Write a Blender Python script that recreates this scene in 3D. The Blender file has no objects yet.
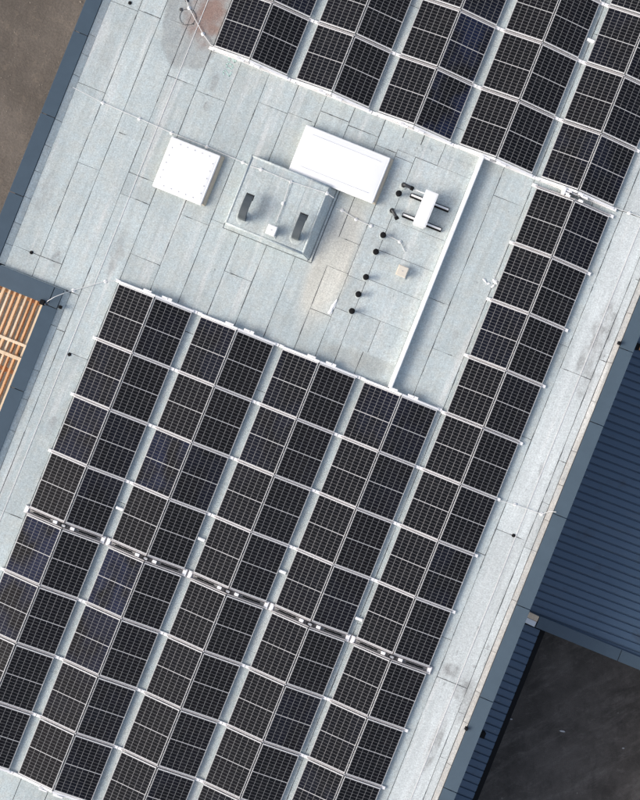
import bpy, bmesh, math, random
from mathutils import Vector, Matrix
random.seed(7)
PI = math.pi; rad = math.radians
sc = bpy.context.scene
R = 8.0            # roof level above the yard
CAM_H = 32.0       # drone height above the roof
# ------------------------------------------------------------------ camera
cam = bpy.data.cameras.new('camera'); co = bpy.data.objects.new('camera', cam)
sc.collection.objects.link(co); sc.camera = co
co.location = (0, 0, R + CAM_H); co.rotation_euler = (0, 0, rad(21.8))
cam.sensor_fit = 'VERTICAL'; cam.sensor_height = 24.0
cam.lens = 24.0 * CAM_H / (800 / 34.5); cam.clip_end = 2000; cam.clip_start = 0.1
# ------------------------------------------------------------------ sky, sun, exposure
SUN_EL = rad(35); SUN_AZ = (-0.89, -0.464)
w = bpy.data.worlds.new('World'); sc.world = w; w.use_nodes = True
wn = w.node_tree.nodes; wl = w.node_tree.links; wn.clear()
sky = wn.new('ShaderNodeTexSky'); sky.sky_type = 'NISHITA'; sky.sun_disc = False
sky.sun_elevation = SUN_EL; sky.sun_rotation = math.atan2(SUN_AZ[0], SUN_AZ[1]) % (2 * PI)
sky.air_density = 1.0; sky.dust_density = 4.0; sky.ozone_density = 1.0
bg = wn.new('ShaderNodeBackground'); bg.inputs['Strength'].default_value = 0.13
wo = wn.new('ShaderNodeOutputWorld')
tc = wn.new('ShaderNodeTexCoord'); cl = wn.new('ShaderNodeTexNoise'); cl.inputs['Scale'].default_value = 2.6; cl.inputs['Detail'].default_value = 5.0
cr = wn.new('ShaderNodeMapRange'); cr.interpolation_type = 'SMOOTHSTEP'; cr.inputs[1].default_value = 0.42; cr.inputs[2].default_value = 0.66
hs = wn.new('ShaderNodeHueSaturation'); hs.inputs['Saturation'].default_value = 0.35; hs.inputs['Value'].default_value = 1.45
mx = wn.new('ShaderNodeMix'); mx.data_type = 'RGBA'
wl.new(tc.outputs['Generated'], cl.inputs['Vector']); wl.new(cl.outputs[0], cr.inputs[0]); wl.new(sky.outputs[0], hs.inputs['Color'])
wl.new(cr.outputs[0], mx.inputs[0]); wl.new(sky.outputs[0], mx.inputs[6]); wl.new(hs.outputs[0], mx.inputs[7]); wl.new(mx.outputs[2], bg.inputs[0]); wl.new(bg.outputs[0], wo.inputs[0])
sun = bpy.data.lights.new('sun', 'SUN'); sun.energy = 1.15; sun.angle = rad(27); sun.color = (1.0, 0.95, 0.88)
so = bpy.data.objects.new('sun', sun); sc.collection.objects.link(so); so.location = (0, 0, 60)
d = Vector((SUN_AZ[0] * math.cos(SUN_EL), SUN_AZ[1] * math.cos(SUN_EL), math.sin(SUN_EL)))
so.rotation_euler = d.to_track_quat('Z', 'Y').to_euler()
vs = sc.view_settings; vs.view_transform = 'Standard'; vs.look = 'None'; vs.gamma = 1.0
vs.exposure = 0.46; vs.use_curve_mapping = False
sc.render.engine = 'CYCLES'

# ------------------------------------------------------------------ materials
def new_mat(name):
    m = bpy.data.materials.new(name); m.use_nodes = True
    nt = m.node_tree; b = nt.nodes['Principled BSDF']
    return m, nt, b
class NT:
    def __init__(s, nt): s.nt = nt
    def n(s, t, **kw):
        o = s.nt.nodes.new(t)
        for k, v in kw.items(): setattr(o, k, v)
        return o
    def link(s, a, b): s.nt.links.new(a, b)
    def val(s, x, sock):
        if isinstance(x, (int, float)): sock.default_value = x
        elif isinstance(x, (tuple, list)): sock.default_value = x
        else: s.link(x, sock)
    def math(s, op, a, b=None, c=None, clamp=False):
        o = s.n('ShaderNodeMath', operation=op); o.use_clamp = clamp
        s.val(a, o.inputs[0])
        if b is not None: s.val(b, o.inputs[1])
        if c is not None: s.val(c, o.inputs[2])
        return o.outputs[0]
    def mix(s, f, a, b, mode='MIX'):
        o = s.n('ShaderNodeMix', data_type='RGBA', blend_type=mode)
        s.val(f, o.inputs[0]); s.val(a, o.inputs[6]); s.val(b, o.inputs[7])
        return o.outputs[2]
    def ss(s, x, lo, hi, out0=0.0, out1=1.0):
        o = s.n('ShaderNodeMapRange', interpolation_type='SMOOTHSTEP')
        s.val(x, o.inputs[0]); o.inputs[1].default_value = lo; o.inputs[2].default_value = hi
        o.inputs[3].default_value = out0; o.inputs[4].default_value = out1
        return o.outputs[0]
    def noise(s, vec, scale, detail=3.0, rough=0.55):
        o = s.n('ShaderNodeTexNoise'); o.inputs['Scale'].default_value = scale
        o.inputs['Detail'].default_value = detail; o.inputs['Roughness'].default_value = rough
        if vec is not None: s.link(vec, o.inputs['Vector'])
        return o.outputs[0]
    def scaled(s, vec, sx, sy, sz):
        o = s.n('ShaderNodeMapping'); o.inputs['Scale'].default_value = (sx, sy, sz)
        s.link(vec, o.inputs['Vector']); return o.outputs[0]
    def bump(s, h, strength, dist, b):
        o = s.n('ShaderNodeBump'); o.inputs['Strength'].default_value = strength
        o.inputs['Distance'].default_value = dist
        s.link(h, o.inputs['Height']); s.link(o.outputs[0], b.inputs['Normal'])
def g3(v): return (v[0], v[1], v[2], 1)

def plain(name, col, rough=0.5, metal=0.0, var=0.06, scale=6.0, bump=0.0, coat=0.0, spec=0.5):
    m, nt, b = new_mat(name); T = NT(nt)
    pos = T.n('ShaderNodeNewGeometry').outputs['Position']
    nz = T.noise(pos, scale, 4)
    nz2 = T.noise(pos, scale * 6, 2)
    f = T.math('MULTIPLY_ADD', nz, 2 * var, 1 - var); f = T.math('MULTIPLY', f, T.math('MULTIPLY_ADD', nz2, var, 1 - var / 2))
    c = T.n('ShaderNodeMixRGB', blend_type='MULTIPLY'); c.inputs[0].default_value = 1
    c.inputs[1].default_value = g3(col); T.link(f, c.inputs[2])
    T.link(c.outputs[0], b.inputs['Base Color'])
    b.inputs['Roughness'].default_value = rough; b.inputs['Metallic'].default_value = metal
    b.inputs['Coat Weight'].default_value = coat; b.inputs['Specular IOR Level'].default_value = spec
    if bump: T.bump(nz2, bump, 0.01, b)
    return m

def membrane_mat(name, base, edge=False):
    """mineral-granule roofing felt, weathered: granules, streaks along the run, stains with shapes of their own"""
    m, nt, b = new_mat(name); T = NT(nt)
    pos = T.n('ShaderNodeNewGeometry').outputs['Position']
    sep = T.n('ShaderNodeSeparateXYZ'); T.link(pos, sep.inputs[0]); X, Y = sep.outputs[0], sep.outputs[1]
    rnd = T.n('ShaderNodeObjectInfo').outputs['Random']
    gran = T.ss(T.noise(pos, 24, 3, 0.8), 0.30, 0.70)
    gran2 = T.ss(T.noise(pos, 9, 4, 0.75), 0.32, 0.68)
    streak = T.noise(T.scaled(pos, 7.0, 0.45, 1), 1.0, 3, 0.6)
    blot = T.noise(pos, 0.9, 4, 0.6)
    blot2 = T.noise(pos, 3.2, 4, 0.65)
    f = T.math('MULTIPLY_ADD', gran, 0.36, 0.82)
    f = T.math('MULTIPLY', f, T.math('MULTIPLY_ADD', gran2, 0.15, 0.925))
    f = T.math('MULTIPLY', f, T.math('MULTIPLY_ADD', streak, 0.44, 0.78))
    f = T.math('MULTIPLY', f, T.math('MULTIPLY_ADD', blot, 0.30, 0.85))
    f = T.math('MULTIPLY', f, T.math('MULTIPLY_ADD', rnd, 0.12, 0.94))
    col = T.mix(T.ss(blot2, 0.35, 0.7), g3(base), g3((base[0] * 1.05, base[1] * 1.0, base[2] * 0.96)))
    # right-hand edge strip is the older, paler, slightly warm felt
    pale = T.ss(X, 5.9, 6.4)
    if not edge: col = T.mix(pale, col, g3((0.565, 0.60, 0.595)))
    # scattered dark granule-loss specks
    sp = T.ss(T.noise(pos, 15, 3, 0.7), 0.64, 0.72); sp = T.math('MULTIPLY', sp, T.ss(blot2, 0.42, 0.66))
    col = T.mix(T.math('MULTIPLY', sp, 0.5), col, g3((0.20, 0.22, 0.225)))
    # pale dusty streaks along the run
    dust = T.ss(T.noise(T.scaled(pos, 3.1, 0.22, 1), 1.0, 4, 0.6), 0.53, 0.70)
    col = T.mix(T.math('MULTIPLY', dust, 0.5), col, g3((0.66, 0.66, 0.64)))
    # dark lichen / dirt freckles
    fr = T.ss(T.noise(T.scaled(pos, 5.5, 2.6, 1), 1.0, 3, 0.7), 0.63, 0.72)
    patch = T.ss(T.noise(pos, 0.55, 2), 0.50, 0.62)
    col = T.mix(T.math('MULTIPLY', T.math('MULTIPLY', fr, patch), 0.6), col, g3((0.21, 0.23, 0.24)))
    # soot smears on the pale strip
    sm = T.ss(T.noise(T.scaled(pos, 3.4, 1.2, 1), 1.0, 4, 0.65), 0.60, 0.68)
    smz = T.ss(T.noise(T.scaled(pos, 0.1, 0.33, 1), 1.0, 1), 0.47, 0.58)
    sm = T.math('MULTIPLY', T.math('MULTIPLY', sm, smz), T.ss(X, 6.2, 6.45))
    col = T.mix(T.math('MULTIPLY', sm, 0.7), col, g3((0.27, 0.275, 0.275)))
    SM = []
    # ponding stain with rusty heart beside the far array
    def ell(cx, cy, rx, ry, wob, lo, hi, ns=1.1):
        dx = T.math('DIVIDE', T.math('SUBTRACT', X, cx), rx); dy = T.math('DIVIDE', T.math('SUBTRACT', Y, cy), ry)
        r = T.math('SQRT', T.math('ADD', T.math('MULTIPLY', dx, dx), T.math('MULTIPLY', dy, dy)))
        r = T.math('ADD', r, T.math('MULTIPLY_ADD', T.noise(pos, ns, 4), wob, -wob / 2))
        return T.ss(r, lo, hi, 1.0, 0.0)
    grit = T.ss(T.noise(T.scaled(pos, 2.6, 1.3, 1), 1.6, 5, 0.7), 0.40, 0.60)
    for (cx, cy, rx, ry, k_) in ((6.86, 4.75, .33, 1.25, .75), (6.62, 3.95, .12, .45, .7), (6.95, 3.3, .25, .5, .5), (6.45, -5.85, .30, .22, .8), (6.88, -6.25, .20, .40, .6), (6.80, -8.0, .14, 1.0, .7), (7.15, -6.6, .2, .8, .5), (-7.05, 1.75, .20, .75, .6), (-8.62, 0.95, .16, .3, .6), (-9.5, 6.9, .3, .8, .3), (-9.6, 2.6, .25, .8, .35), (-6.95, -3.6, .12, .4, .5), (-6.25, 7.45, .12, .3, .8), (-6.2, 6.7, .11, .16, .8), (2.95, 3.2, .10, .16, .6)):
        q_ = T.math('MULTIPLY', ell(cx, cy, rx, ry, 0.8, 0.6, 1.15, 2.4), T.math('MULTIPLY_ADD', grit, 0.7, 0.3))
        col = T.mix(T.math('MULTIPLY', q_, k_), col, g3((0.285, 0.285, 0.28)))
    pond = T.math('MULTIPLY', ell(-7.35, 9.45, 1.15, 2.1, 0.32, 0.93, 1.01, 1.6), T.math('MULTIPLY_ADD', grit, 0.25, 0.75))
    col = T.mix(T.math('MULTIPLY', pond, 0.55), col, g3((0.255, 0.255, 0.25)))
    rust = ell(-7.1, 9.15, 0.85, 1.2, 1.3, 0.10, 1.05, 2.6)
    col = T.mix(T.math('MULTIPLY', rust, 0.8), col, g3((0.255, 0.145, 0.110)))
    # yellowed run-off between the plenum and the overlay
    yel = ell(-1.15, 3.7, 0.75, 2.2, 0.7, 0.55, 1.1, 1.6)
    col = T.mix(T.math('MULTIPLY', yel, 0.7), col, g3((0.64, 0.61, 0.53)))
    # dirty water margin below the overlay
    dm = ell(0.6, 1.5, 1.2, 0.32, 0.9, 0.5, 1.15, 2.6)
    col = T.mix(T.math('MULTIPLY', dm, 0.38), col, g3((0.30, 0.29, 0.26)))
    mul = T.n('ShaderNodeMixRGB', blend_type='MULTIPLY'); mul.inputs[0].default_value = 1
    T.link(col, mul.inputs[1]); T.link(f, mul.inputs[2]); T.link(mul.outputs[0], b.inputs['Base Color'])
    b.inputs['Roughness'].default_value = 0.92; b.inputs['Specular IOR Level'].default_value = 0.2
    T.bump(T.math('MULTIPLY_ADD', gran, 0.5, T.math('MULTIPLY', blot2, 0.8)), 0.25, 0.02, b)
    return m

def cell_mat():
    """one half of a half-cut module: 6 columns of 9 black cells under glass"""
    m, nt, b = new_mat('solar_cells'); T = NT(nt)
    obc = T.n('ShaderNodeTexCoord').outputs['Object']
    rnd = T.n('ShaderNodeObjectInfo').outputs['Random']
    sep = T.n('ShaderNodeSeparateXYZ'); T.link(obc, sep.inputs[0])
    def lines(s, pitch, half, off):
        u = T.math('FRACT', T.math('ADD', T.math('DIVIDE', s, pitch), off))
        u = T.math('ABSOLUTE', T.math('SUBTRACT', u, 0.5))           # 0.5 at a joint
        return T.math('GREATER_THAN', u, 0.5 - half / pitch), u
    cl, cu = lines(sep.outputs[0], CW / 6, 0.0048, 100.0)
    rl, ru = lines(sep.outputs[1], CL / 9, 0.0042, 100.5)
    # bus wires: very fine lines along the module
    wires = T.math('GREATER_THAN', T.math('ABSOLUTE', T.math('SUBTRACT', T.math('FRACT', T.math('ADD', T.math('DIVIDE', sep.outputs[0], CW / 60), 100.0)), 0.5)), 0.46)
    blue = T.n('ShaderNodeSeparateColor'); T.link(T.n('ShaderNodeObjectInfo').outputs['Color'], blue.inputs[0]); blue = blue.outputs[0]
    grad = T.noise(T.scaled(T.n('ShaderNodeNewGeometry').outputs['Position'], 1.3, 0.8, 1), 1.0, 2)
    base = T.mix(T.math('MULTIPLY', blue, T.ss(grad, 0.38, 0.62)), g3((0.0055, 0.0055, 0.0065)), g3((0.0115, 0.0155, 0.038)))  # blue-grey sky reflection painted into the cell colour, fading in patches
    base = T.mix(T.math('MULTIPLY', wires, 0.03), base, g3((0.25, 0.25, 0.26)))
    base = T.mix(T.math('MULTIPLY', rl, 0.85), base, g3((0.175, 0.172, 0.175)))
    base = T.mix(T.math('MULTIPLY', cl, 0.95), base, g3((0.26, 0.255, 0.255)))
    dust = T.ss(T.noise(T.n('ShaderNodeNewGeometry').outputs['Position'], 1.7, 4, 0.65), 0.45, 0.8)
    base = T.mix(T.math('MULTIPLY', dust, 0.015), base, g3((0.45, 0.44, 0.42)))
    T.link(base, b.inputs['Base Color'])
    b.inputs['Roughness'].default_value = 0.16; b.inputs['IOR'].default_value = 1.27
    b.inputs['Specular IOR Level'].default_value = 0.5
    T.link(T.math('MULTIPLY_ADD', T.noise(obc, 3.0, 3), 0.08, 0.07), b.inputs['Roughness'])
    return m

def earth_mat(name, c0, c1, c2, speck):
    m, nt, b = new_mat(name); T = NT(nt)
    pos = T.n('ShaderNodeNewGeometry').outputs['Position']
    a = T.noise(pos, 0.35, 5, 0.6); c = T.noise(pos, 2.2, 6, 0.7); e = T.noise(pos, 14, 4, 0.7)
    col = T.mix(T.ss(a, 0.3, 0.7), g3(c0), g3(c1))
    col = T.mix(T.math('MULTIPLY', T.ss(c, 0.5, 0.75), 0.6), col, g3(c2))
    col = T.mix(T.math('MULTIPLY', T.ss(T.noise(pos, 5.5, 4, 0.75), 0.62, 0.74), 0.55), col, g3(speck))
    mul = T.n('ShaderNodeMixRGB', blend_type='MULTIPLY'); mul.inputs[0].default_value = 1
    T.link(col, mul.inputs[1]); T.link(T.math('MULTIPLY_ADD', e, 0.9, 0.55), mul.inputs[2])
    T.link(mul.outputs[0], b.inputs['Base Color']); b.inputs['Roughness'].default_value = 0.95
    b.inputs['Specular IOR Level'].default_value = 0.15
    T.bump(T.math('ADD', c, T.math('MULTIPLY', e, 0.5)), 0.6, 0.06, b)
    return m

def asphalt_mat():
    m, nt, b = new_mat('asphalt'); T = NT(nt)
    pos = T.n('ShaderNodeNewGeometry').outputs['Position']
    def rot(a):
        w_ = T.n('ShaderNodeMapping'); w_.inputs['Rotation'].default_value = (0, 0, rad(a)); T.link(pos, w_.inputs['Vector']); return w_.outputs[0]
    a = T.noise(pos, 0.42, 6, 0.7); s1 = T.noise(T.scaled(rot(38), 1.6, 0.4, 1), 1.0, 6, 0.75); s2 = T.noise(T.scaled(rot(-25), 1.3, 0.45, 1), 1.3, 6, 0.75)
    c = T.noise(pos, 2.3, 6, 0.8); e = T.noise(pos, 26, 3, 0.8)
    col = T.mix(T.ss(a, 0.3, 0.68), g3((0.050, 0.044, 0.039)), g3((0.108, 0.096, 0.086)))
    col = T.mix(T.math('MULTIPLY', T.ss(s1, 0.46, 0.72), 0.6), col, g3((0.18, 0.163, 0.147)))
    col = T.mix(T.math('MULTIPLY', T.ss(s2, 0.50, 0.74), 0.5), col, g3((0.030, 0.027, 0.025)))
    col = T.mix(T.math('MULTIPLY', T.ss(c, 0.52, 0.74), 0.45), col, g3((0.19, 0.172, 0.155)))
    col = T.mix(T.math('MULTIPLY', T.ss(T.noise(T.scaled(rot(60), 5.5, 1.4, 1), 1.0, 6, 0.8), 0.54, 0.72), 0.4), col, g3((0.20, 0.185, 0.165)))
    col = T.mix(T.math('MULTIPLY', T.ss(T.noise(pos, 7, 2, 0.5), 0.755, 0.78), 0.6), col, g3((0.30, 0.29, 0.27)))
    mul = T.n('ShaderNodeMixRGB', blend_type='MULTIPLY'); mul.inputs[0].default_value = 1
    T.link(col, mul.inputs[1]); T.link(T.math('MULTIPLY_ADD', e, 0.8, 0.6), mul.inputs[2])
    T.link(mul.outputs[0], b.inputs['Base Color']); b.inputs['Roughness'].default_value = 0.85
    b.inputs['Specular IOR Level'].default_value = 0.3
    T.bump(e, 0.5, 0.02, b)
    return m

def clad_mat():
    m, nt, b = new_mat('ribbed_sheet_blue'); T = NT(nt)
    pos = T.n('ShaderNodeNewGeometry').outputs['Position']; rnd = T.n('ShaderNodeObjectInfo').outputs['Random']
    col = T.mix(rnd, g3((0.060, 0.104, 0.162)), g3((0.076, 0.122, 0.182)))
    run = T.noise(T.scaled(pos, 0.5, 7.0, 1), 1.0, 5, 0.7); bl = T.noise(pos, 1.4, 5, 0.7)
    col = T.mix(T.math('MULTIPLY', T.ss(run, 0.50, 0.75), 0.35), col, g3((0.13, 0.15, 0.17)))
    col = T.mix(T.math('MULTIPLY', T.ss(bl, 0.56, 0.74), 0.5), col, g3((0.05, 0.06, 0.075)))
    col = T.mix(T.math('MULTIPLY', T.ss(T.noise(pos, 6, 3, 0.6), 0.72, 0.76), 0.7), col, g3((0.30, 0.32, 0.33)))
    T.link(col, b.inputs['Base Color']); T.link(T.math('MULTIPLY_ADD', bl, 0.3, 0.28), b.inputs['Roughness'])
    T.bump(T.noise(pos, 2.0, 2), 0.25, 0.02, b)
    return m

def wood_mat(name, c0, c1):
    m, nt, b = new_mat(name); T = NT(nt)
    pos = T.n('ShaderNodeNewGeometry').outputs['Position']
    rnd = T.n('ShaderNodeObjectInfo').outputs['Random']
    gr = T.noise(T.scaled(pos, 40, 2.0, 40), 1.0, 4, 0.6)
    col = T.mix(rnd, g3(c0), g3(c1)); col = T.mix(T.math('MULTIPLY', T.ss(gr, 0.4, 0.7), 0.35), col, g3((0.35, 0.17, 0.07)))
    T.link(col, b.inputs['Base Color']); b.inputs['Roughness'].default_value = 0.7
    return m

CW, CL = 1.082, 0.808      # cell field of half a module
M = {}
M['felt'] = membrane_mat('roofing_felt', (0.452, 0.510, 0.516))
M['felt_over'] = membrane_mat('roofing_felt_overlay', (0.462, 0.520, 0.530))
M['felt_edge'] = membrane_mat('upstand_felt', (0.365, 0.37, 0.365), True)
M['bitumen'] = plain('bitumen', (0.06, 0.062, 0.065), 0.8)
M['coping'] = plain('coping_slate_blue', (0.064, 0.095, 0.124), 0.38, 0.0, 0.14, 2.2)
M['clad'] = clad_mat()
M['dark_metal'] = plain('dark_joint', (0.012, 0.015, 0.02), 0.6)
M['white'] = plain('white_polyester', (0.86, 0.86, 0.85), 0.35, 0.0, 0.03, 3)
M['opal'] = plain('opal_acrylic', (0.88, 0.88, 0.88), 0.22, 0.0, 0.02, 3)
M['white_paint'] = plain('white_paint', (0.84, 0.84, 0.83), 0.5, 0.0, 0.04, 5)
M['beige'] = plain('beige_curb', (0.55, 0.48, 0.38), 0.7, 0.0, 0.12, 6)
M['cream'] = plain('cream_cowl', (0.66, 0.61, 0.52), 0.6, 0.0, 0.08, 8)
M['alu'] = plain('aluminium', (0.84, 0.83, 0.825), 0.45, 0.0, 0.06, 9)
M['wire'] = plain('conductor_aluminium', (0.70, 0.695, 0.68), 0.5, 0.0, 0.05, 9)
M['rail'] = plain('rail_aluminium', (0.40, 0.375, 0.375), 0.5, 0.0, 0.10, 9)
M['alu_dull'] = plain('aluminium_dull', (0.50, 0.50, 0.505), 0.5, 0.4, 0.10, 9)
M['frame'] = plain('module_frame', (0.74, 0.73, 0.725), 0.45, 0.0, 0.05, 9)
M['back'] = plain('module_backsheet', (0.60, 0.59, 0.585), 0.3, 0, 0.03, 9)
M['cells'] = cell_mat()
M['galv'] = plain('galvanised_tray', (0.27, 0.265, 0.26), 0.55, 0.3, 0.15, 8)
M['rubber'] = plain('black_rubber', (0.010, 0.010, 0.011), 0.8, 0, 0.2, 14, spec=0.15)
M['pvc'] = plain('dark_plastic', (0.035, 0.037, 0.040), 0.45, 0, 0.1, 10)
M['slate'] = plain('slate_grey_sheet', (0.075, 0.088, 0.095), 0.35, 0, 0.12, 5)
M['earth'] = earth_mat('bare_earth', (0.110, 0.094, 0.080), (0.170, 0.146, 0.125), (0.23, 0.186, 0.147), (0.05, 0.042, 0.034))
M['asphalt'] = asphalt_mat()
M['stone'] = plain('small_stones', (0.24, 0.205, 0.17), 0.9, 0, 0.3, 2)
M['wood'] = wood_mat('sawn_timber', (0.74, 0.37, 0.16), (0.86, 0.62, 0.40))
M['wood_pale'] = wood_mat('pale_timber', (0.78, 0.58, 0.38), (0.86, 0.70, 0.52))
M['chalk'] = plain('mint_marker', (0.46, 0.62, 0.575), 0.9, 0, 0.1, 10)
M['wall'] = plain('wall_cladding', (0.10, 0.14, 0.18), 0.5, 0, 0.08, 1)
M['cellar'] = plain('render_grey', (0.2, 0.19, 0.18), 0.9, 0, 0.1, 1)

# ------------------------------------------------------------------ mesh helpers
COL = sc.collection
class MB:
    def __init__(s): s.v = []; s.f = []
    def add(s, vs_, fs):
        n = len(s.v); s.v += [tuple(p) for p in vs_]; s.f += [tuple(i + n for i in f) for f in fs]; return s
    def box(s, x0, x1, y0, y1, z0, z1, rot=0, top=None, piv=None):
        """axis box; top=(l,r,b,t) insets of the upper face; rot about its centre (or piv)"""
        l, r, b, t = top or (0, 0, 0, 0)
        p = [(x0, y0, z0), (x1, y0, z0), (x1, y1, z0), (x0, y1, z0),
             (x0 + l, y0 + b, z1), (x1 - r, y0 + b, z1), (x1 - r, y1 - t, z1), (x0 + l, y1 - t, z1)]
        if rot:
            cx, cy = piv or ((x0 + x1) / 2, (y0 + y1) / 2); c, n_ = math.cos(rot), math.sin(rot)
            p = [(cx + (x - cx) * c - (y - cy) * n_, cy + (x - cx) * n_ + (y - cy) * c, z) for x, y, z in p]
        return s.add(p, [(0, 3, 2, 1), (4, 5, 6, 7), (0, 1, 5, 4), (1, 2, 6, 5), (2, 3, 7, 6), (3, 0, 4, 7)])
    def prism(s, pts, z0, z1):
        n = len(pts)
        zt = z1 if callable(z1) else (lambda x, y: z1)
        p = [(x, y, z0) for x, y in pts] + [(x, y, zt(x, y)) for x, y in pts]
        return s.add(p, [tuple(range(n - 1, -1, -1)), tuple(range(n, 2 * n))] + [(i, (i + 1) % n, n + (i + 1) % n, n + i) for i in range(n)])
    def lathe(s, x, y, prof, n=20):
        """prof: list of (r,z) bottom to top"""
        p = []; f = []
        for r, z in prof:
            for k in range(n): a = 2 * PI * k / n; p.append((x + r * math.cos(a), y + r * math.sin(a), z))
        m = len(prof)
        for j in range(m - 1):
            for k in range(n): k2 = (k + 1) % n; f.append((j * n + k, j * n + k2, (j + 1) * n + k2, (j + 1) * n + k))
        f.append(tuple(range(n - 1, -1, -1))); f.append(tuple((m - 1) * n + k for k in range(n)))
        return s.add(p, f)
    def tube(s, path, r, n=8):
        path = [Vector(q) for q in path]; m = len(path); p = []; f = []
        for j, q in enumerate(path):
            t = (path[min(j + 1, m - 1)] - path[max(j - 1, 0)]).normalized()
            up = Vector((0, 0, 1)) if abs(t.z) < 0.9 else Vector((1, 0, 0))
            a = t.cross(up).normalized(); b = a.cross(t)
            rr = r[j] if isinstance(r, (list, tuple)) else r
            for k in range(n): an = 2 * PI * k / n; p.append(q + a * rr * math.cos(an) + b * rr * math.sin(an))
        for j in range(m - 1):
            for k in range(n): k2 = (k + 1) % n; f.append((j * n + k, (j + 1) * n + k, (j + 1) * n + k2, j * n + k2))
        f.append(tuple(range(n))); f.append(tuple((m - 1) * n + k for k in reversed(range(n))))
        return s.add(p, f)
    def sweep(s, path, side, w_, t_):
        """rectangular duct swept along a path lying in a plane whose normal is `side`"""
        path = [Vector(q) for q in path]; side = Vector(side).normalized(); m = len(path); p = []; f = []
        for j, q in enumerate(path):
            t = (path[min(j + 1, m - 1)] - path[max(j - 1, 0)]).normalized(); nrm = side.cross(t).normalized()
            for a, b in ((-1, -1), (1, -1), (1, 1), (-1, 1)): p.append(q + side * a * w_ / 2 + nrm * b * t_ / 2)
        for j in range(m - 1):
            for k in range(4): k2 = (k + 1) % 4; f.append((j * 4 + k, j * 4 + k2, (j + 1) * 4 + k2, (j + 1) * 4 + k))
        f.append((3, 2, 1, 0)); f.append(tuple((m - 1) * 4 + k for k in range(4)))
        return s.add(p, f)
    def build(s, name, mat, parent=None, origin=None, smooth=False, bevel=0.0, seg=2):
        """link as ONE mesh object; vertices are in world metres, stored relative to `origin` or the parent's base"""
        o0 = Vector(origin) if origin else Vector((0, 0, 0))
        if parent is not None: o0 = Vector(parent['_o'])
        me = bpy.data.meshes.new(name); me.from_pydata([tuple(Vector(p) - o0) for p in s.v], [], s.f)
        if bevel:
            bm = bmesh.new(); bm.from_mesh(me)
            bmesh.ops.recalc_face_normals(bm, faces=bm.faces)
            ed = [e for e in bm.edges if len(e.link_faces) == 2 and e.calc_face_angle(0) > 0.5]
            bmesh.ops.bevel(bm, geom=ed, offset=bevel, segments=seg, affect='EDGES', clamp_overlap=True); bm.to_mesh(me); bm.free()
        else:
            bm = bmesh.new(); bm.from_mesh(me); bmesh.ops.recalc_face_normals(bm, faces=bm.faces); bm.to_mesh(me); bm.free()
        if smooth:
            for q in me.polygons: q.use_smooth = True
        me.materials.append(M[mat])
        o = bpy.data.objects.new(name, me); COL.objects.link(o)
        if parent is None: o.location = o0
        else: o.parent = parent
        o['_o'] = tuple(o0)
        return o
def tag(o, label, cat, group=None, kind=None):
    if label: o['label'] = label
    if cat: o['category'] = cat
    if group: o['group'] = group
    if kind: o['kind'] = kind
    return o
def thing(name, label, cat, loc, group=None):
    o = bpy.data.objects.new(name, None); o.empty_display_size = 0.2; COL.objects.link(o)
    o.location = loc; o['_o'] = tuple(loc)
    return tag(o, label, cat, group)
def K(x, h): return x * (1 - h / CAM_H)

# ------------------------------------------------------------------ ground
g = MB(); g.add([(-300, -300, 0), (300, -300, 0), (300, 300, 0), (-300, 300, 0)], [(0, 1, 2, 3)])
tag(g.build('ground', 'earth'), 'bare brown earth around the buildings', None, kind='structure')
g = MB(); g.add([(7.9, -120, 0.004), (120, -120, 0.004), (120, 120, 0.004), (7.9, 120, 0.004)], [(0, 1, 2, 3)])
tag(g.build('asphalt_yard', 'asphalt'), 'dark scuffed asphalt yard', None, kind='structure')
st = MB(); rs = random.Random(3)
for i in range(1500):
    x = rs.uniform(-20, -10.6); y = rs.uniform(-3, 18); r = rs.uniform(0.008, 0.028) * (2.0 if rs.random() < 0.03 else 1)
    a = rs.uniform(0, PI); q = []
    for k in range(5): t = a + k * 2 * PI / 5; rr = r * rs.uniform(.7, 1.2); q.append((x + rr * math.cos(t), y + rr * math.sin(t), 0.0))
    st.add(q + [(x + rs.uniform(-.3, .3) * r, y, r * rs.uniform(.5, .9))], [(k, (k + 1) % 5, 5) for k in range(5)])
tag(st.build('gravel', 'stone'), 'loose small stones scattered over the bare earth', None, kind='stuff')

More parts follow.
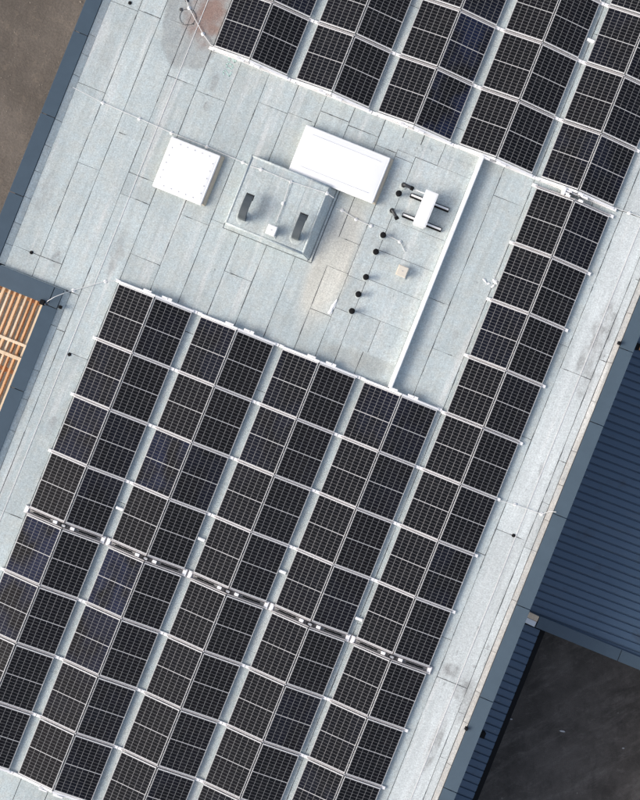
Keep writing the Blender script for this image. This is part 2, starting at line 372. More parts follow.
# ------------------------------------------------------------------ main building
bld = thing('main_building', 'long flat-roofed hall with grey felt roof and slate-blue coping', 'building', (0, 0, 0))
YT, YB = 19.0, -19.0
XL, XR, XN, YN = -10.42, 7.76, -8.34, -0.30      # outer wall lines; notch at the timber lattice
foot = [(XL, YN), (XN, YN), (XN, YB), (XR, YB), (XR, YT), (XL, YT)]
MB().prism(foot, 0.0, R - 0.10).build('wall', 'wall', bld)
roof = MB().prism([(XL + .05, YN + .05), (XN + .05, YN + .05), (XN + .05, YB + .05), (XR - .05, YB + .05), (XR - .05, YT - .05), (XL + .05, YT - .05)], R - 0.098, R - 0.008).build('roof', 'bitumen', bld)
rr = random.Random(11)
def sheet(x0, x1, y0, y1, z=0.0, mat='felt', parent=None, gx=0.006, gy=0.0055, jit=0.007, zfun=None, name='membrane_sheet', seg=0.35):
    """one felt sheet: thin, slightly wavy edges, 4 mm relief"""
    if y1 - y0 < 0.03 or x1 - x0 < 0.03: return None
    x0 += gx; x1 -= gx; y0 += gy; y1 -= gy
    n = max(1, min(24, int((y1 - y0) / seg)))
    zb = R - 0.008; v = []; f = []
    z += rr.uniform(0, 0.0018)
    zf = zfun or (lambda x, y: 0.0)
    jl = rr.uniform(-1, 1) * jit; 
    for i in range(n + 1):
        y = y0 + (y1 - y0) * i / n
        yj0, yj1 = (rr.uniform(-1, 1) * jit, rr.uniform(-1, 1) * jit) if i in (0, n) else (0, 0)
        a, b = x0 + rr.uniform(-.5, 1) * jit, x1 + rr.uniform(-1, .5) * jit
        m = (a + b) / 2 + rr.uniform(-.1, .1) * (b - a)
        v += [(a, y + yj0, R + z + zf(a, y)), (m, y + (yj0 + yj1) / 2, R + z + zf(m, y) + rr.uniform(-.0003, .0005)), (b, y + yj1, R + z + zf(b, y)),
              (a, y + yj0, zb + zf(a, y)), (b, y + yj1, zb + zf(b, y))]
    for i in range(n):
        o, p = i * 5, i * 5 + 5
        f += [(o, o + 1, p + 1, p), (o + 1, o + 2, p + 2, p + 1), (o + 3, o, p, p + 3), (o + 2, o + 4, p + 4, p + 2)]
    f += [(0, 3, 4, 2, 1), (n * 5, n * 5 + 1, n * 5 + 2, n * 5 + 4, n * 5 + 3)]
    mb = MB(); mb.add(v, f); return mb.build(name, mat, parent or roof)
SEAMS = []
def column(x0, x1, ys, **kw):
    if not kw: SEAMS.append((x0, x1, list(ys)))
    for a, b in zip(ys[:-1], ys[1:]): sheet(x0, x1, b, a, **kw)
NY = 0.22                                  # felt edge at the notch coping
column(-9.94, -9.08, [18.6, 13.2, 8.5, 5.95, 0.87, NY])
column(-9.08, -8.40, [18.6, 12.1, 8.55, 3.80, 0.87, NY])
column(-8.40, -7.60, [18.6, 11.0, 8.63, 5.04, NY])
column(-7.86, -7.60, [NY, -0.92, -3.4, -7.9, -12.4, -18.6])
column(-7.60, -6.68, [18.6, 12.5, 7.1, 4.08, 3.42, -1.42, -6.40, -11.3, -18.6])
column(-6.68, -5.75, [18.6, 13.0, 7.0, 1.9, -3.6, -8.6, -13.9, -18.6])
column(-5.75, -4.87, [18.6, 11.2, 3.5, -1.8, -7.0, -12.1, -18.6])
column(-4.87, -3.96, [18.6, 12.6, 7.36, 3.70, 0.4, -4.9, -10.2, -15.3, -18.6])
column(-3.96, -3.10, [18.6, 10.9, 7.40, 2.45, -2.9, -8.3, -13.2, -18.6])
column(-3.10, -2.20, [18.6, 12.9, 7.79, 0.2, -5.3, -11.0, -18.6])
column(-2.20, -1.25, [18.6, 11.6, 7.7, -0.4, -3.3, -9.1, -14.6, -18.6])
column(-1.25, -0.60, [18.6, 12.2, 7.47, 4.60, 3.70, 2.37, -1.9, -7.2, -12.0, -18.6])
column(-0.60, -0.03, [18.6, 11.9, 8.6, 2.0, -5.8, -10.3, -18.6])
column(-0.03, 0.64, [18.6, 12.7, 8.9, 1.9, -3.4, -8.8, -14.0, -18.6])
column(0.64, 1.70, [18.6, 11.4, 8.8, 2.0, -2.2, -7.5, -12.6, -18.6])
column(1.70, 2.46, [18.6, 13.1, 8.7, 3.93, -0.9, -6.2, -11.8, -18.6])
column(2.46, 3.41, [18.6, 12.0, 7.38, 2.61, -4.4, -9.9, -15.0, -18.6])
column(3.41, 4.32, [18.6, 12.8, 5.1, -1.2, -5.6, -11.2, -18.6])
column(4.32, 5.22, [18.6, 11.7, 8.25, 3.0, -3.1, -8.0, -13.8, -18.6])
column(5.22, 6.12, [18.6, 12.3, 8.32, 4.10, 1.2, -2.4, -5.05, -10.6, -18.6])
column(6.12, 7.07, [18.6, 13.4, 8.35, 3.46, -1.57, -6.18, -11.9, -18.6])
column(7.07, 7.30, [18.6, 12.4, 6.65, 4.10, 0.95, -0.35, -1.75, -4.9, -6.9, -8.3, -12.0, -18.6])
# overlay: newer sheets laid across the old felt beside the white wall
OV = dict(z=0.008, mat='felt_over', jit=0.004)
for (x0, x1, ys) in ((-0.60, -0.04, (7.57, 7.37, 5.30, 3.66, 2.66, 1.78)), (-0.04, 1.66, (7.56, 5.62, 4.67, 3.77, 2.78))):
    column(x0, x1, list(ys), **OV)
sheet(-0.62, 0.63, 7.57, 7.95, **OV); sheet(0.63, 1.66, 7.56, 7.95, **OV); sheet(-0.04, 0.77, 1.76, 2.78, **OV); sheet(0.77, 1.66, 1.73, 2.78, **OV)
MB().box(-0.585, 1.645, 1.80, 7.93, R + .0030, R + .0042).build('overlay_backing', 'bitumen', roof)
sheet(-1.56, -0.62, 3.70, 4.60, z=0.005); 

# bitumen squeezed out along the laps: uneven dark ribbons on the felt
bb = MB(); rb = random.Random(21)
def ribbon(x0, y0, x1, y1):
    n = 5; dx, dy = x1 - x0, y1 - y0; L_ = math.hypot(dx, dy); nx, ny = -dy / L_, dx / L_; v = []
    for i in range(n + 1):
        u = i / n; w_ = (.004 + rb.random() * .010) * (1 if 0 < i < n else .3); o_ = rb.uniform(-.004, .004)
        for sd in (-1, 1): v.append((x0 + dx * u + nx * (o_ + sd * w_), y0 + dy * u + ny * (o_ + sd * w_), R + .0034))
    bb.add(v, [(2 * i, 2 * i + 1, 2 * i + 3, 2 * i + 2) for i in range(n)])
for x0, x1, ys in SEAMS:
    y = ys[0]
    while y > ys[-1] + .2:
        L_ = rb.uniform(.12, .9)
        if rb.random() < .45 and y - L_ > ys[-1]: ribbon(x0, y, x0 + rb.uniform(-.003, .003), y - L_)
        y -= L_ + rb.uniform(.05, .5)
    for yy in ys[1:-1]:
        if rb.random() < .6: a = x0 + (x1 - x0) * rb.uniform(0, .5); ribbon(a, yy, min(x1, a + rb.uniform(.15, .5)), yy)
q = bb.build('bitumen_bleed', 'bitumen', roof); q['kind'] = 'stuff'

# parapet, upstand felt and coping panels
CZ = 0.15
par = MB()
par.box(XL + .03, K(-10.18, CZ) - .02, YN + .05, YT - .03, R - 0.097, R + CZ - 0.03)
par.box(7.45, XR - .03, YB + .03, YT - .03, R - 0.097, R + CZ - 0.03)
par.box(XN + .03, K(-8.06, CZ) - .02, YB + .03, YN - .01, R - 0.097, R + CZ - 0.03)
par.box(XL + .05, K(-8.06, CZ) - .02, YN + .02, K(0.19, CZ) - .02, R - 0.097, R + CZ - 0.035)
par = par.build('parapet', 'dark_metal', bld)
def upstand(xb, xt, ys):
    """sloping felt flashing from the roof (xb) up to the coping (xt)"""
    def zf(x, y): return max(0.0, (x - xb) / (xt - xb)) * (CZ - 0.05)
    lo, hi = min(xb, xt), max(xb, xt)
    for a, b in zip(ys[:-1], ys[1:]): sheet(lo, hi, b, a, z=0.003, parent=par, gx=0.002, jit=0.002, zfun=zf, name='upstand_sheet', mat='felt_edge' if xb > 0 else 'felt')
upstand(-9.93, K(-10.17, CZ), [18.5, 15, 11.6, 9.4, 7.35, 6.75, 6.1, 4.7, 3.9, 3.1, 2.3, 1.5, 0.84, 0.24])
upstand(-7.86, K(-8.07, CZ), [0.20, -0.86, -2.25, -3.15, -4.13, -6.0, -8.2, -10.5, -13, -18.5])
upstand(7.31, K(7.52, CZ), [18.5, 14, 10.5, 8.9, 7.2, 5.65, 4.12, 2.9, 1.35, 0.3, -0.8, -1.75, -3.3, -4.9, -6.15, -7.1, -8.4, -10.4, -13, -18.5])
# felt lip up to the notch coping on its far side
for a, b in ((-10.0, -9.45), (-9.45, -8.42), (-8.42, -8.0)):
    m = MB(); z0, z1 = R + .001, R + CZ - .04
    m.add([(a, .22, z0), (b, .22, z0), (b, K(.20, CZ), z1), (a, K(.20, CZ), z1), (a, .17, z0), (b, .17, z0), (b, .17, z1), (a, .17, z1)],
          [(0, 1, 2, 3), (3, 2, 6, 7), (0, 4, 5, 1), (1, 5, 6, 2), (0, 3, 7, 4), (4, 7, 6, 5)]); m.build('upstand_sheet', 'felt', par)
def coping(axis, lo, hi, joints, tilt, z=CZ):
    """folded metal coping lengths; tilt>0 lifts the hi side; drip edges both sides"""
    for a, b in zip(joints[:-1], joints[1:]):
        a2, b2 = a - 0.011, b + 0.011
        za, zb = R + z - tilt, R + z + tilt
        m = MB()
        if axis == 'y':
            m.add([(lo, b2, za), (hi, b2, zb), (hi, a2, zb), (lo, a2, za), (lo, b2, za - .03), (hi, b2, zb - .03), (hi, a2, zb - .03), (lo, a2, za - .03)],
                  [(0, 1, 2, 3), (4, 7, 6, 5), (0, 4, 5, 1), (1, 5, 6, 2), (2, 6, 7, 3), (3, 7, 4, 0)])
            xo = lo if abs(lo) > abs(hi) else hi - .012
            zo = za if xo == lo else zb
            m.box(xo, xo + .012, b2, a2, zo - .16, zo - .002)
        else:
            m.add([(b2, lo, za), (a2, lo, za), (a2, hi, zb), (b2, hi, zb), (b2, lo, za - .03), (a2, lo, za - .03), (a2, hi, zb - .03), (b2, hi, zb - .03)],
                  [(0, 1, 2, 3), (4, 7, 6, 5), (0, 4, 5, 1), (1, 5, 6, 2), (2, 6, 7, 3), (3, 7, 4, 0)])
            m.box(b2, a2, lo, lo + .012, za - .16, za - .002)
        m.build('coping_panel', 'coping', par, bevel=0.004, seg=1)
def KS(l, h=CZ): return [K(v, h) for v in l]
coping('y', K(-10.60, CZ), K(-10.18, CZ), KS([18.5, 15.0, 12.4, 9.85, 7.30, 4.74, 2.28, 0.20]), -0.024)
coping('y', K(-8.48, CZ), K(-8.06, CZ), KS([-0.38, -2.97, -5.5, -8.0, -10.5, -13, -15.6, -18.5]), -0.024)
coping('x', K(-0.37, CZ), K(0.19, CZ), KS([-8.06, -8.35, -10.60]), -0.012, z=CZ + 0.004)
coping('y', K(7.50, CZ), K(7.91, CZ), KS([18.5, 15.5, 13, 10.1, 7.4, 4.64, 2.34, -0.54, -3.39, -6.27, -9.10, -12, -15, -18.5]), 0.024)

# ------------------------------------------------------------------ white dividing wall
dw = thing('dividing_wall', 'narrow white upstand wall running between the two solar arrays', 'wall', (1.75, 4.7, R))
MB().box(1.685, 1.785, 1.12, 8.24, R + 0.011, R + 0.25).build('wall_core', 'white_paint', dw)
for a, b in zip([1.08, 3.4, 5.9, 8.26][:-1], [1.08, 3.4, 5.9, 8.26][1:]):
    MB().box(1.668, 1.802, a + .002, b - .002, R + 0.252, R + 0.285, top=(.02, .02, 0, 0)).build('cap', 'white_paint', dw)

# ------------------------------------------------------------------ solar array
AZ = 0.2; s_ = 1 - AZ / CAM_H
PW, PL, TILT = 1.120, 1.705, rad(9.2)
LOW = 0.105
def local(mb, name, mat):
    me = bpy.data.meshes.new(name); me.from_pydata(mb.v, [], mb.f)
    bm = bmesh.new(); bm.from_mesh(me); bmesh.ops.recalc_face_normals(bm, faces=bm.faces); bm.to_mesh(me); bm.free()
    me.materials.append(M[mat]); return me
fm = MB(); t = 0.009
fm.box(-PW / 2, PW / 2, -PL / 2, -PL / 2 + 1.4 * t, -.017, .0185); fm.box(-PW / 2, PW / 2, PL / 2 - 1.4 * t, PL / 2, -.017, .0185)
fm.box(-PW / 2, -PW / 2 + t, -PL / 2 + 1.4 * t, PL / 2 - 1.4 * t, -.017, .0185); fm.box(PW / 2 - t, PW / 2, -PL / 2 + 1.4 * t, PL / 2 - 1.4 * t, -.017, .0185)
me_frame = local(fm, 'frame', 'frame')
me_lam = local(MB().box(-PW / 2 + t, PW / 2 - t, -PL / 2 + 1.4 * t, PL / 2 - 1.4 * t, 0.008, 0.014), 'laminate', 'back')
me_cell = local(MB().box(-CW / 2 - .008, CW / 2 + .008, -CL / 2 - .004, CL / 2 + .004, -0.0006, 0.0010), 'cell_field', 'cells')
ORD = ['zeroth', 'first', 'second', 'third', 'fourth', 'fifth', 'sixth', 'seventh', 'eighth', 'ninth']
rp = random.Random(5)
def panel(ridge, yc, side, label, group):
    sheen = rp.random() ** 4 * .35 + ((.25 + rp.random() * .75) if (side < 0 and -9.5 < yc < -2.4 and ridge < -1 and rp.random() < .6) else 0) + (.85 if (side > 0 and yc > 8 and abs(ridge + .42) < .1 and yc < 12) else 0)  # amount of painted cloud reflection, stronger on chosen modules
    """side -1: slope on the -X side of the ridge, +1: the other slope"""
    half = PW / 2 * math.cos(TILT) + 0.021
    o = thing('solar_panel', label, 'solar panel', (ridge + side * half, yc, R + LOW + PW / 2 * math.sin(TILT)), group)
    o.rotation_euler = (rad(rp.uniform(-.35, .35)), side * TILT + rad(rp.uniform(-.5, .5)), rad(rp.uniform(-.08, .08)))
    for nm, me, loc in (('frame', me_frame, (0, 0, 0)), ('laminate', me_lam, (0, 0, 0)),
                        ('cell_field', me_cell, (0, CL / 2 + .012, .0165)), ('cell_field', me_cell, (0, -CL / 2 - .012, .0165))):
        c = bpy.data.objects.new(nm, me); COL.objects.link(c); c.parent = o; c.location = loc; c.color = (min(1, sheen), 0, 0, 1)
RIDGE = [v * s_ for v in (-5.535, -2.978, -0.42, 2.135, 4.685)]
PITCH = 2.5575 * s_
BIG = [v * s_ for v in (1.0, -0.755, -2.515, -4.28, -6.03)]; BIG2 = [v * s_ for v in (-6.215, -8.0, -9.79, -11.58, -13.37)]
STRIP = [v * s_ for v in (8.10, 6.325, 4.55, 2.79, 1.0)]; FAR = [v * s_ for v in (8.37, 10.17, 11.975, 13.77, 15.57)]
ca, sa = math.cos(rad(21.8)), math.sin(rad(21.8))
def in_view(x, y, m=1.0):
    px = (x * ca + y * sa); py = (-x * sa + y * ca)
    return abs(px) < 320 / 34.5 + m and abs(py) < 400 / 34.5 + m
for k, rx in enumerate(RIDGE):
    rows = list(zip(BIG[:-1], BIG[1:])) + list(zip(BIG2[:-1], BIG2[1:]))
    for i, (a, b) in enumerate(rows):
        for sd in (-1, 1):
            if in_view(rx + sd * .6, (a + b) / 2):
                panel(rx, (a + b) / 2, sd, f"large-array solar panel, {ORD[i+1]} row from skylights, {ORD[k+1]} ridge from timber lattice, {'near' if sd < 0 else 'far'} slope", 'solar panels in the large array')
    for i, (a, b) in enumerate(zip(FAR[:-1], FAR[1:])):
        for sd in (-1, 1):
            if in_view(rx + sd * .6, (a + b) / 2):
                panel(rx, (a + b) / 2, sd, f"rust-stain array solar panel, {ORD[i+1]} row from walkway, {ORD[k+1]} ridge from rust stain, {'near' if sd < 0 else 'far'} slope", 'solar panels in the array beside the rust stain')
for i, (b, a) in enumerate(zip(STRIP[1:], STRIP[:-1])):
    for sd in (-1, 1):
        panel(RIDGE[4], (a + b) / 2, sd, f"solar panel in strip beside white wall, {ORD[i+1]} row from cable gap, {'wall-side' if sd < 0 else 'coping-side'} slope", 'solar panels in the strip beside the white wall')

# mounting frames under the row joints: two sloping rails, ridge post, feet and a base rail
def mount_meshes(width, end):
    half = PW * math.cos(TILT) + 0.021; rise = PW * math.sin(TILT)
    out = []
    for sd in (-1, 1):
        m = MB(); zt = -0.0035
        x0, x1 = sd * 0.012, sd * (half + 0.045)
        if not end: zt = -0.026
        z0 = LOW + rise + zt + 0.012; z1 = LOW + zt - .045 * math.tan(TILT) + 0.012
        for a in (0,):
            p = [(x0, -width / 2, z0), (x1, -width / 2, z1), (x1, width / 2, z1), (x0, width / 2, z0)]
            q = [(x, y, z - 0.035) for x, y, z in p]
            m.add(p + q, [(0, 1, 2, 3), (4, 7, 6, 5), (0, 4, 5, 1), (1, 5, 6, 2), (2, 6, 7, 3), (3, 7, 4, 0)])
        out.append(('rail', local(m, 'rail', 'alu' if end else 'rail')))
    for sd in (-1, 1):
        out.append(('foot', local(MB().box(sd * (PITCH / 2 - .165), sd * (PITCH / 2 - .004), -.05, .05, 0.052, 0.078, top=(.01 * sd, .01 * sd, .01, .01)), 'foot', 'alu')))
    out.append(('base_rail', local(MB().box(-PITCH / 2 + .006, PITCH / 2 - .006, -.038, .038, 0.010, 0.050), 'base_rail', 'alu')))
    out.append(('ridge_post', local(MB().box(-.03, .03, -.025, .025, 0.050, LOW + rise - 0.035).box(-.011, .011, -.02, .02, LOW + rise - .034, LOW + rise + .012), 'ridge_post', 'alu_dull')))
    if end:
        for e in (-1, 1):
            pass
    return out
mount_mid = mount_meshes(0.034, False); mount_end = mount_meshes(0.062, True)
me_clamp_a = local(MB().box(-.13, .13, -.03, .03, 0.0, .05, top=(.01, .01, .01, .01))  .box(.02, .14, -.055, -.03, 0.0, .04), 'connector', 'alu')
me_clamp_b = local(MB().box(-.09, .10, -.035, .035, 0.0, .05, top=(.01, .01, .01, .01)).box(.10, .22, -.035, .035, 0.0, .035), 'connector', 'alu')
def mount(ridge, y, label, group, end=0):
    o = thing('mounting_frame', label, 'mounting frame', (ridge, y, R), group)
    for nm, me in (mount_end if end else mount_mid):
        c = bpy.data.objects.new(nm, me); COL.objects.link(c); c.parent = o
        if nm in ('foot', 'base_rail') : c.location = (0, end * 0.014, 0)
    if end:
        for me, x in ((me_clamp_a, -.27), (me_clamp_b, .26)):
            c = bpy.data.objects.new('connector', me); COL.objects.link(c); c.parent = o; c.location = (x, end * 0.065, LOW + PW * math.sin(TILT) - .06)
            c.rotation_euler = (0, 0, 0 if end > 0 else PI)
for k, rx in enumerate(RIDGE):
    for i, y in enumerate(BIG):
        if in_view(rx, y, 1.6):
            e = 1 if (i == 0 and k < 4) else 0
            if i == 4: continue
            mount(rx, y + (.022 if e else 0), f"aluminium mounting frame, large array, {ORD[i+1]} row line from skylights, {ORD[k+1]} ridge from timber lattice", 'mounting frames of the large array', e)
    for i, y in enumerate(BIG2):
        if i and in_view(rx, y, 1.6):
            e = -1 if i == 4 else 0
            mount(rx, y - (.022 if e else 0), f"aluminium mounting frame, large array, {ORD[i+5]} row line from skylights, {ORD[k+1]} ridge from timber lattice", 'mounting frames of the large array', e)
    for i, y in enumerate(FAR):
        if in_view(rx, y, 1.6):
            e = -1 if i == 0 else 0
            mount(rx, y - (.022 if e else 0), f"aluminium mounting frame, rust-stain array, {ORD[i+1]} row line from walkway, {ORD[k+1]} ridge from rust stain", 'mounting frames of the array beside the rust stain', e)
for i, y in enumerate(STRIP[:-1]):
    mount(RIDGE[4], y + (.022 if i == 0 else 0), f"aluminium mounting frame under panel strip beside white wall, {ORD[i+1]} row line from cable gap", 'mounting frames of the strip beside the white wall', 0)

# service gap across the large array: two rails, tray and leads per ridge
half = PW * math.cos(TILT) + 0.021; rise = PW * math.sin(TILT)
for k, rx in enumerate(RIDGE):
    yc = (BIG[4] + BIG2[0]) / 2; hw = (BIG[4] - BIG2[0]) / 2
    o = thing('cable_tray', f"aluminium cable tray in the double joint of the large array, {ORD[k+1]} ridge from timber lattice", 'cable tray', (rx, yc, R), 'cable trays across the large array')
    def zs(x, up=0.0): return LOW + rise * (1 - abs(x) / half) + up
    for yy in (yc + hw - .008, yc - hw + .008):
        for sd in (-1, 1):
            m = MB(); p = []
            for x, y2 in ((sd * .012, yy - .016), (sd * (half + .05), yy - .016), (sd * (half + .05), yy + .016), (sd * .012, yy + .016)): p.append((rx + x, y2, R + zs(x, .012)))
            q = [(x, y2, z - .04) for x, y2, z in p]
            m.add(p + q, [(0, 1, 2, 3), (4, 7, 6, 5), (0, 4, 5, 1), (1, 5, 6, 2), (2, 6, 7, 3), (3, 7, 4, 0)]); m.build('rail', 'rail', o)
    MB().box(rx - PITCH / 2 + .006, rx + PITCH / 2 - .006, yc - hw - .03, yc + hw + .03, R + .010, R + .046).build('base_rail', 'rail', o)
    for sd in (-1, 1):
        m = MB(); xs = [sd * .22, sd * (half - .04)]
        for yy, w_, up in ((yc, .055, -.05), (yc - .034, .006, -.005), (yc + .034, .006, -.005)):
            p = [(rx + x, y2, R + zs(x, up)) for x, y2 in ((xs[0], yy - w_ / 2), (xs[1], yy - w_ / 2), (xs[1], yy + w_ / 2), (xs[0], yy + w_ / 2))]
            q = [(x, y2, z - .012 if up < -.01 else z - .05) for x, y2, z in p]
            m.add(p + q, [(0, 1, 2, 3), (4, 7, 6, 5), (0, 4, 5, 1), (1, 5, 6, 2), (2, 6, 7, 3), (3, 7, 4, 0)])
        m.build('tray', 'galv', o)
        x0, x1 = sd * .45, sd * .98
        m = MB()
        for j, dy in enumerate((-.014, .006)):
            m.tube([(rx + x0 + (x1 - x0) * i / 8, yc + dy + .006 * math.sin(i * 2 + j), R + zs(x0 + (x1 - x0) * i / 8, -.038)) for i in range(9)], .009, 6)
        m.build('cable', 'rubber', o)
        MB().box(rx + sd * .20, rx + sd * .33, yc - .045, yc + .045, R + zs(.3 * sd, -.03), R + zs(.3 * sd, .03)).build('connector', 'alu', o, bevel=.008)
        xx = sd * (half + .06)
        MB().box(rx + xx - .07, rx + xx + .045, yc - hw - .01, yc + hw + .02, R + .047, R + .085).build('foot', 'alu', o, bevel=.006)
    m = MB(); n = 14
    m.tube([(rx + .10 * math.cos(2 * PI * i / n + .3), yc + .055 * math.sin(2 * PI * i / n + .3), R + zs(0, .02) + .012 * math.sin(i)) for i in range(n)], .013, 6); m.build('cable_loop', 'rubber', o)
    MB().box(rx - .055, rx + .06, yc - .05, yc + .03, R + zs(0, -.03), R + zs(0, .022)).build('junction_box', 'alu_dull', o, bevel=.01)
    MB().box(rx - .03, rx + .03, yc - .03, yc + .03, R + .046, R + zs(0, -.02)).build('ridge_post', 'alu_dull', o)
# cable gap between the strip and the rust-stain array
gx, gy = RIDGE[4], (FAR[0] + STRIP[0]) / 2
o = thing('cable_bracket', 'white angle bracket with cable connectors in gap between strip and rust-stain array', 'bracket', (gx, gy, R))
MB().box(gx - .42, gx - .33, gy - .11, gy + .10, R + .002, R + .30).build('plate', 'alu', o, bevel=.006)
MB().box(gx - .33, gx - .20, gy - .06, gy - .01, R + .24, R + .29).build('arm', 'alu', o, bevel=.006)
MB().box(gx - .33, gx + .30, gy + .01, gy + .06, R + .20, R + .25).build('cross_arm', 'alu_dull', o, bevel=.006)
for x, y in ((gx + .12, gy + .08), (gx + .18, gy - .09), (gx - .22, gy - .08)):
    MB().box(x - .07, x + .07, y - .035, y + .035, R + .20, R + .29).build('connector', 'alu', o, bevel=.008)
m = MB(); m.tube([(gx - .2, gy + .03, R + .255), (gx - .05, gy - .03, R + .27), (gx + .08, gy + .035, R + .262), (gx + .2, gy - .02, R + .255)], .012, 6); m.build('cable', 'pvc', o)

# white cable bridges lying across the wide valleys
for i, (x, y, lab) in enumerate(((-4.24, -5.10, 'first'), (-1.70, -5.05, 'second'), (0.84, -5.05, 'third'), (3.42, -5.50, 'fourth'))):
    b = MB().box(x * s_ - .13, x * s_ + .13, y * s_ - .05, y * s_ + .05, R + .002, R + .10, top=(.02, .02, .01, .01)).build('cable_bridge', 'white_paint', None, (x * s_, y * s_, R), bevel=.01)
    tag(b, f'white cable bridge across the {lab} valley from the timber lattice, above the double joint', 'cable bridge', 'white cable bridges in the valleys')
b = MB().box(3.43 * s_ - .13, 3.43 * s_ + .13, 12.64 * s_ - .05, 12.64 * s_ + .05, R + .002, R + .10, top=(.02, .02, .01, .01)).build('cable_bridge', 'white_paint', None, (3.43 * s_, 12.64 * s_, R), bevel=.01)
tag(b, 'white cable bridge across a valley of the rust-stain array', 'cable bridge', 'white cable bridges in the valleys')

# ------------------------------------------------------------------ roof lights
def rlight(name, label, x0, x1, y0, y1, h, dome, folds, screws):
    o = thing(name, label, 'skylight', ((x0 + x1) / 2, (y0 + y1) / 2, R))
    f = 1 - h / CAM_H; X0, X1, Y0, Y1 = x0 * f, x1 * f, y0 * f, y1 * f
    MB().box(X0 + .02, X1 + .10, Y0 + .05, Y1 + .05, R + .002, R + h - .05, top=(.02, .06, .02, .04)).build('curb', 'beige', o, bevel=.01)
    MB().box(X0, X1 + .005, Y0, Y1 + .005, R + h - .049, R + h).build('lid', 'white', o, bevel=.022, seg=3)
    # slightly vaulted acrylic pane on the lid
    m = MB(); nx, ny = 10, 10; v = []; fc = []; i0 = .07
    for i in range(nx + 1):
        for j in range(ny + 1):
            u, w_ = i / nx, j / ny
            v.append((X0 + i0 + (X1 - X0 - 2 * i0) * u, Y0 + i0 + (Y1 - Y0 - 2 * i0) * w_, R + h + .003 + dome * (1 - (2 * w_ - 1) ** 4) * (1 - (2 * u - 1) ** 8)))
    for i in range(nx):
        for j in range(ny): a = i * (ny + 1) + j; fc.append((a, a + ny + 1, a + ny + 2, a + 1))
    m.add(v, fc); p = m.build('pane', 'opal', o, smooth=True)
    if folds:
        for yy in (Y0 + .22, Y1 - .22): MB().box(X0 + .25, X1 - .25, yy - .006, yy + .006, R + h + dome * .72, R + h + dome * .95 + .012).build('seam', 'white', o)
    if screws:
        m = MB()
        for k in range(5):
            u = (k + .7) / 5.4
            for (x, y) in ((X0 + .16 + (X1 - X0 - .3) * u, Y1 - .13), (X0 + .16 + (X1 - X0 - .3) * u, Y0 + .13), (X1 - .13, Y0 + .16 + (Y1 - Y0 - .3) * u), (X0 + .13, Y0 + .16 + (Y1 - Y0 - .3) * u)):
                m.lathe(x, y, [(.014, R + h + .002), (.014, R + h + dome + .008), (.006, R + h + dome + .012)], 8)
        q = m.build('screws', 'alu_dull', o); q['kind'] = 'stuff'
rlight('square_skylight', 'square white skylight lid with small screws beside the conductor wire', -6.83, -5.30, 3.95, 5.50, .22, .012, False, True)
rlight('long_skylight', 'long white acrylic skylight next to the felt-covered plenum box', -3.33, -.70, 5.85, 7.27, .30, .03, True, False)

# ------------------------------------------------------------------ felt-covered plenum box and what stands on it
PH = 0.38
pl = thing('roof_plenum', 'low felt-covered plenum box with two curved vents on top', 'roof box', (-3.1, 4.7, R))
bx0, bx1, by0, by1 = -4.44, -1.78, 3.64, 5.84
ins = (.05, .24, .07, .07)
MB().box(bx0, bx1, by0, by1, R + .002, R + PH, top=ins).build('box', 'felt', pl, bevel=.03)
tx0, tx1, ty0, ty1 = bx0 + .05, bx1 - .24, by0 + .07, by1 - .07
xs = [tx0 + .05, -3.62, -3.02, -2.62, tx1 - .05]
ysp = [(ty0 + .08, ty1 - .12)] * 4
for a, b, (c, e) in zip(xs[:-1], xs[1:], ysp):
    cuts = [c, c + (e - c) * rr.uniform(.3, .6), e] if a > -3.5 else [c, e]
    for u, w_ in zip(cuts[:-1], cuts[1:]): sheet(a, b, u, w_, z=PH + .004, parent=pl, gx=.003, gy=.003, jit=.004, zfun=lambda x, y: 0.0, name='felt_sheet')
for ch in [c for c in pl.children if c.name.startswith('felt_sheet')]:
    for v in ch.data.vertices:
        if v.co.z < 0.1: v.co.z = PH + .0015
# rounded edge rolls
zr = R + PH - .012
for a, b in (((tx0, ty0, zr), (tx1, ty0, zr)), ((tx1, ty0, zr), (tx1, ty1, zr)), ((tx1, ty1, zr), (tx0, ty1, zr)), ((tx0, ty1, zr), (tx0, ty0, zr))):
    m = MB(); m.tube([a, tuple((p + q) / 2 for p, q in zip(a, b)), b], .035, 10); m.build('edge_roll', 'felt_over', pl, smooth=True)
for a, b in ((-4.40, -3.55), (-3.55, -2.75), (-2.75, -1.84)):
    MB().box(a + .003, b - .003, by0 - .035, by0 + .012, R + .002, R + .06, top=(0, 0, .02, 0)).build('base_flashing', 'felt_over', pl)
MB().box(bx1 - .004, bx1 + .05, by0, 4.72, R + .002, R + .05).build('base_flashing', 'felt', pl)
MB().box(bx1 - .004, bx1 + .05, 4.73, by1, R + .002, R + .05).build('base_flashing', 'felt', pl)
m = MB(); zb_ = R + .006  # thin dark line laid round the foot of the box
for a, b in (((bx0 - .03, by1 + .03, zb_), (bx1 + .07, by1 + .03, zb_)), ((bx1 + .07, by1 + .03, zb_), (bx1 + .07, by0 - .05, zb_)), ((bx0 - .03, by0 - .05, zb_), (bx1 + .07, by0 - .05, zb_)), ((bx0 - .03, by0 - .05, zb_), (bx0 - .03, by1 + .03, zb_))): m.tube([a, b], .006, 5)
m.build('base_line', 'bitumen', pl)
